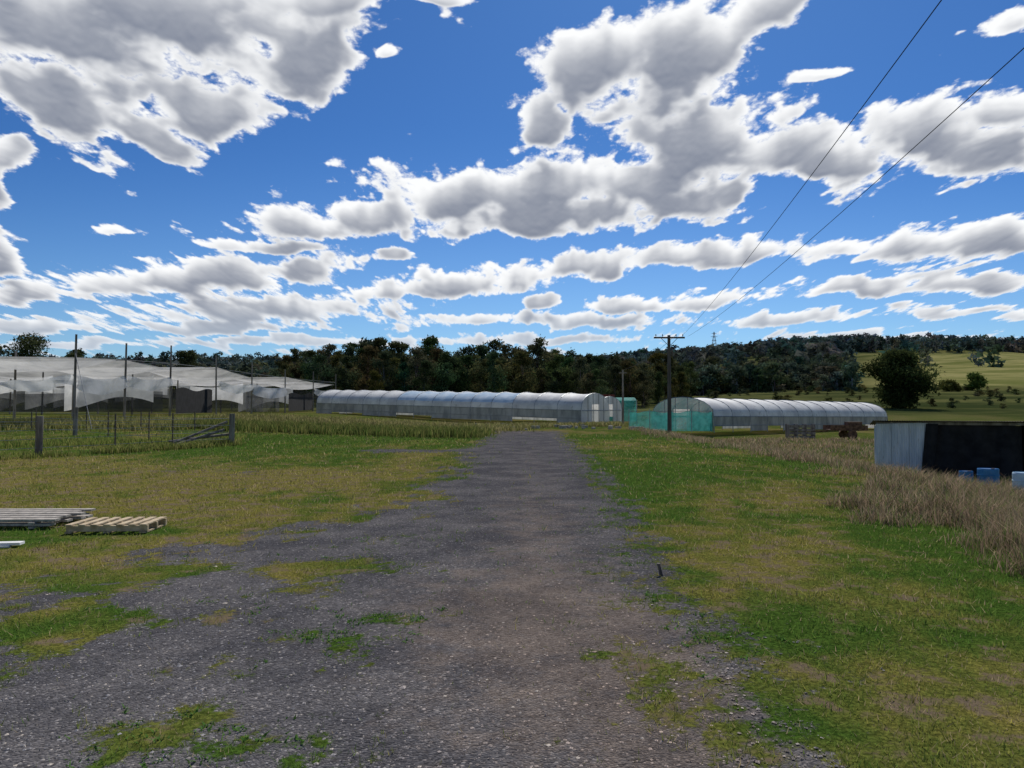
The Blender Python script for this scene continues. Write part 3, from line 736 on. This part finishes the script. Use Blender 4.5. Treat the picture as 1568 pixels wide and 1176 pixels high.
# ------------------------------------------------------------ shed
gs=gzf(15.5,27.5)-.03
sd_=empty('corrugated_shed',(SHX,SHY,gs)); sd_.rotation_euler=(0,0,SHR)
def corr(x0,y0,x1,y1,z0,z1a,z1b,amp=.012,per=.076):
    L=math.hypot(x1-x0,y1-y0); nx,ny=-(y1-y0)/L,(x1-x0)/L; n=int(L/per)*6
    bb=B()
    def f(a,c):
        o=amp*math.sin(a*L/per*2*math.pi); return (x0+(x1-x0)*a+nx*o,y0+(y1-y0)*a+ny*o,z0+((z1a+(z1b-z1a)*a)-z0)*c)
    bb.grid(f,n,1); return bb
SL=4.95
corr(0,0,.55,.02,.0,1.93,1.95).make('front_sheet_1',TIN,sd_,True)
corr(.53,-.03,1.1,-.01,-.05,1.95,1.97).make('front_sheet_2',TIN,sd_,True)
corr(1.08,.01,1.72,.0,-.09,1.97,1.98).make('front_sheet_3',TIN,sd_,True)
corr(0.1,0.05,0.1,4,.0,1.95,1.75).make('side_wall',TIN,sd_,True)
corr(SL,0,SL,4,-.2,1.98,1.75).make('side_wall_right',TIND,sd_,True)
corr(0.1,4,SL,4,-.1,1.75,1.75).make('back_wall',TIND,sd_,True)  # dark iron on right and back walls paints in the interior shade
b=B()
def rf(a,c): return (-.1+(SL+.25)*a,-.25+4.4*c,2.06-.25*c+.012*math.sin(a*SL/.076*6.283))
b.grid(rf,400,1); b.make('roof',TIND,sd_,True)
b=B()
for xx in(.05,1.76,SL-.1): b.box((xx,.08,.9),(.09,.09,2.2))
b.box((SL/2,.08,1.96),(SL,.07,.1)); b.make('timber_frame',WOOD,sd_)
b=B(); b.grid(lambda a,c:(1.8+(SL-2.1)*a,.0+.06*math.sin(a*20)+.1*c,-.1+2.0*c),40,4); b.make('opening_shadow_sheet',BLK,sd_,True)  # black sheet added across the open front, stands in for shade inside
b=B(); b.grid(lambda a,c:(1.66+.4*a-.2*(1-c),-.05+.03*math.sin(a*9),-.1+2.05*c),10,4); b.make('opening_shadow_edge',BLK,sd_,True)  # black edge piece, carries the opening's painted shade over the panel edge
def drum(name,x_,y_,r_,h_,mat):
    e=empty(name,(x_,y_,gzf(x_,y_))); b=B(); prof=[(0,.0),(.93,.0),(1,.04),(1,.3),(1.04,.33),(1,.36),(1,.64),(1.04,.67),(1,.7),(1,.95),(.94,1),(.9,.97),(0,.96)]
    b.grid(lambda a,c:(math.cos(a*6.2832)*prof[min(int(c*12+.5),12)][0]*r_,math.sin(a*6.2832)*prof[min(int(c*12+.5),12)][0]*r_,prof[min(int(c*12+.5),12)][1]*h_),28,12)
    b.make('body',mat,e,False); b=B(); b.tube((r_*.5,0,h_*.95),(r_*.5,0,h_*1.0),.05,.05,8); b.make('cap',STEEL,e); return e
drum('blue_drum',14.95,23.3,.30,.62,BLUE); drum('blue_drum',14.5,23.7,.20,.5,BLUE); drum('pale_drum',14.35,20.8,.28,.70,PALEB)
e=empty('rusty_farm_trailer',(27,60,gzf(27,60))); b=B()
b.box((0,0,.75),(3.0,1.4,.1)); b.box((0,-.7,.95),(3.0,.05,.35)); b.box((0,.7,.95),(3.0,.05,.35)); b.box((-2,0,.65),(1.2,.08,.08)); b.box((.6,-.1,1.15),(1.1,.8,.5))
for yy in(-.8,.8):
    b.tube((.2,yy-.08,.38),(.2,yy+.08,.38),.38,.38,16)
b.make('tray_and_wheels',RUST,e)
e=empty('timber_crate_stack',(23.5,60.5,gzf(23.5,60.5))); b=B()
for l in range(4):
    for k in range(3): b.box((k*.7-.7+R.uniform(-.05,.05),-.5,.15+l*.28),(.66,.03,.2)); b.box((k*.7-.7,.3,.15+l*.28),(.66,.03,.2))
for k in range(4): b.box((-1.05+k*.7,-.1,.6),(.05,.8,1.15))
b.make('slats',WOOD,e)
b=B()
for k in range(70):
    x_=R.uniform(-6,12); y_=R.uniform(56,72); s_=R.uniform(.1,.5)
    b.box((x_,y_,gzf(x_,y_)+s_*.2),(s_*R.uniform(.6,2),s_*.6,s_*R.uniform(.3,.8)),R.uniform(0,3))
b.make('debris_heap',PALG)
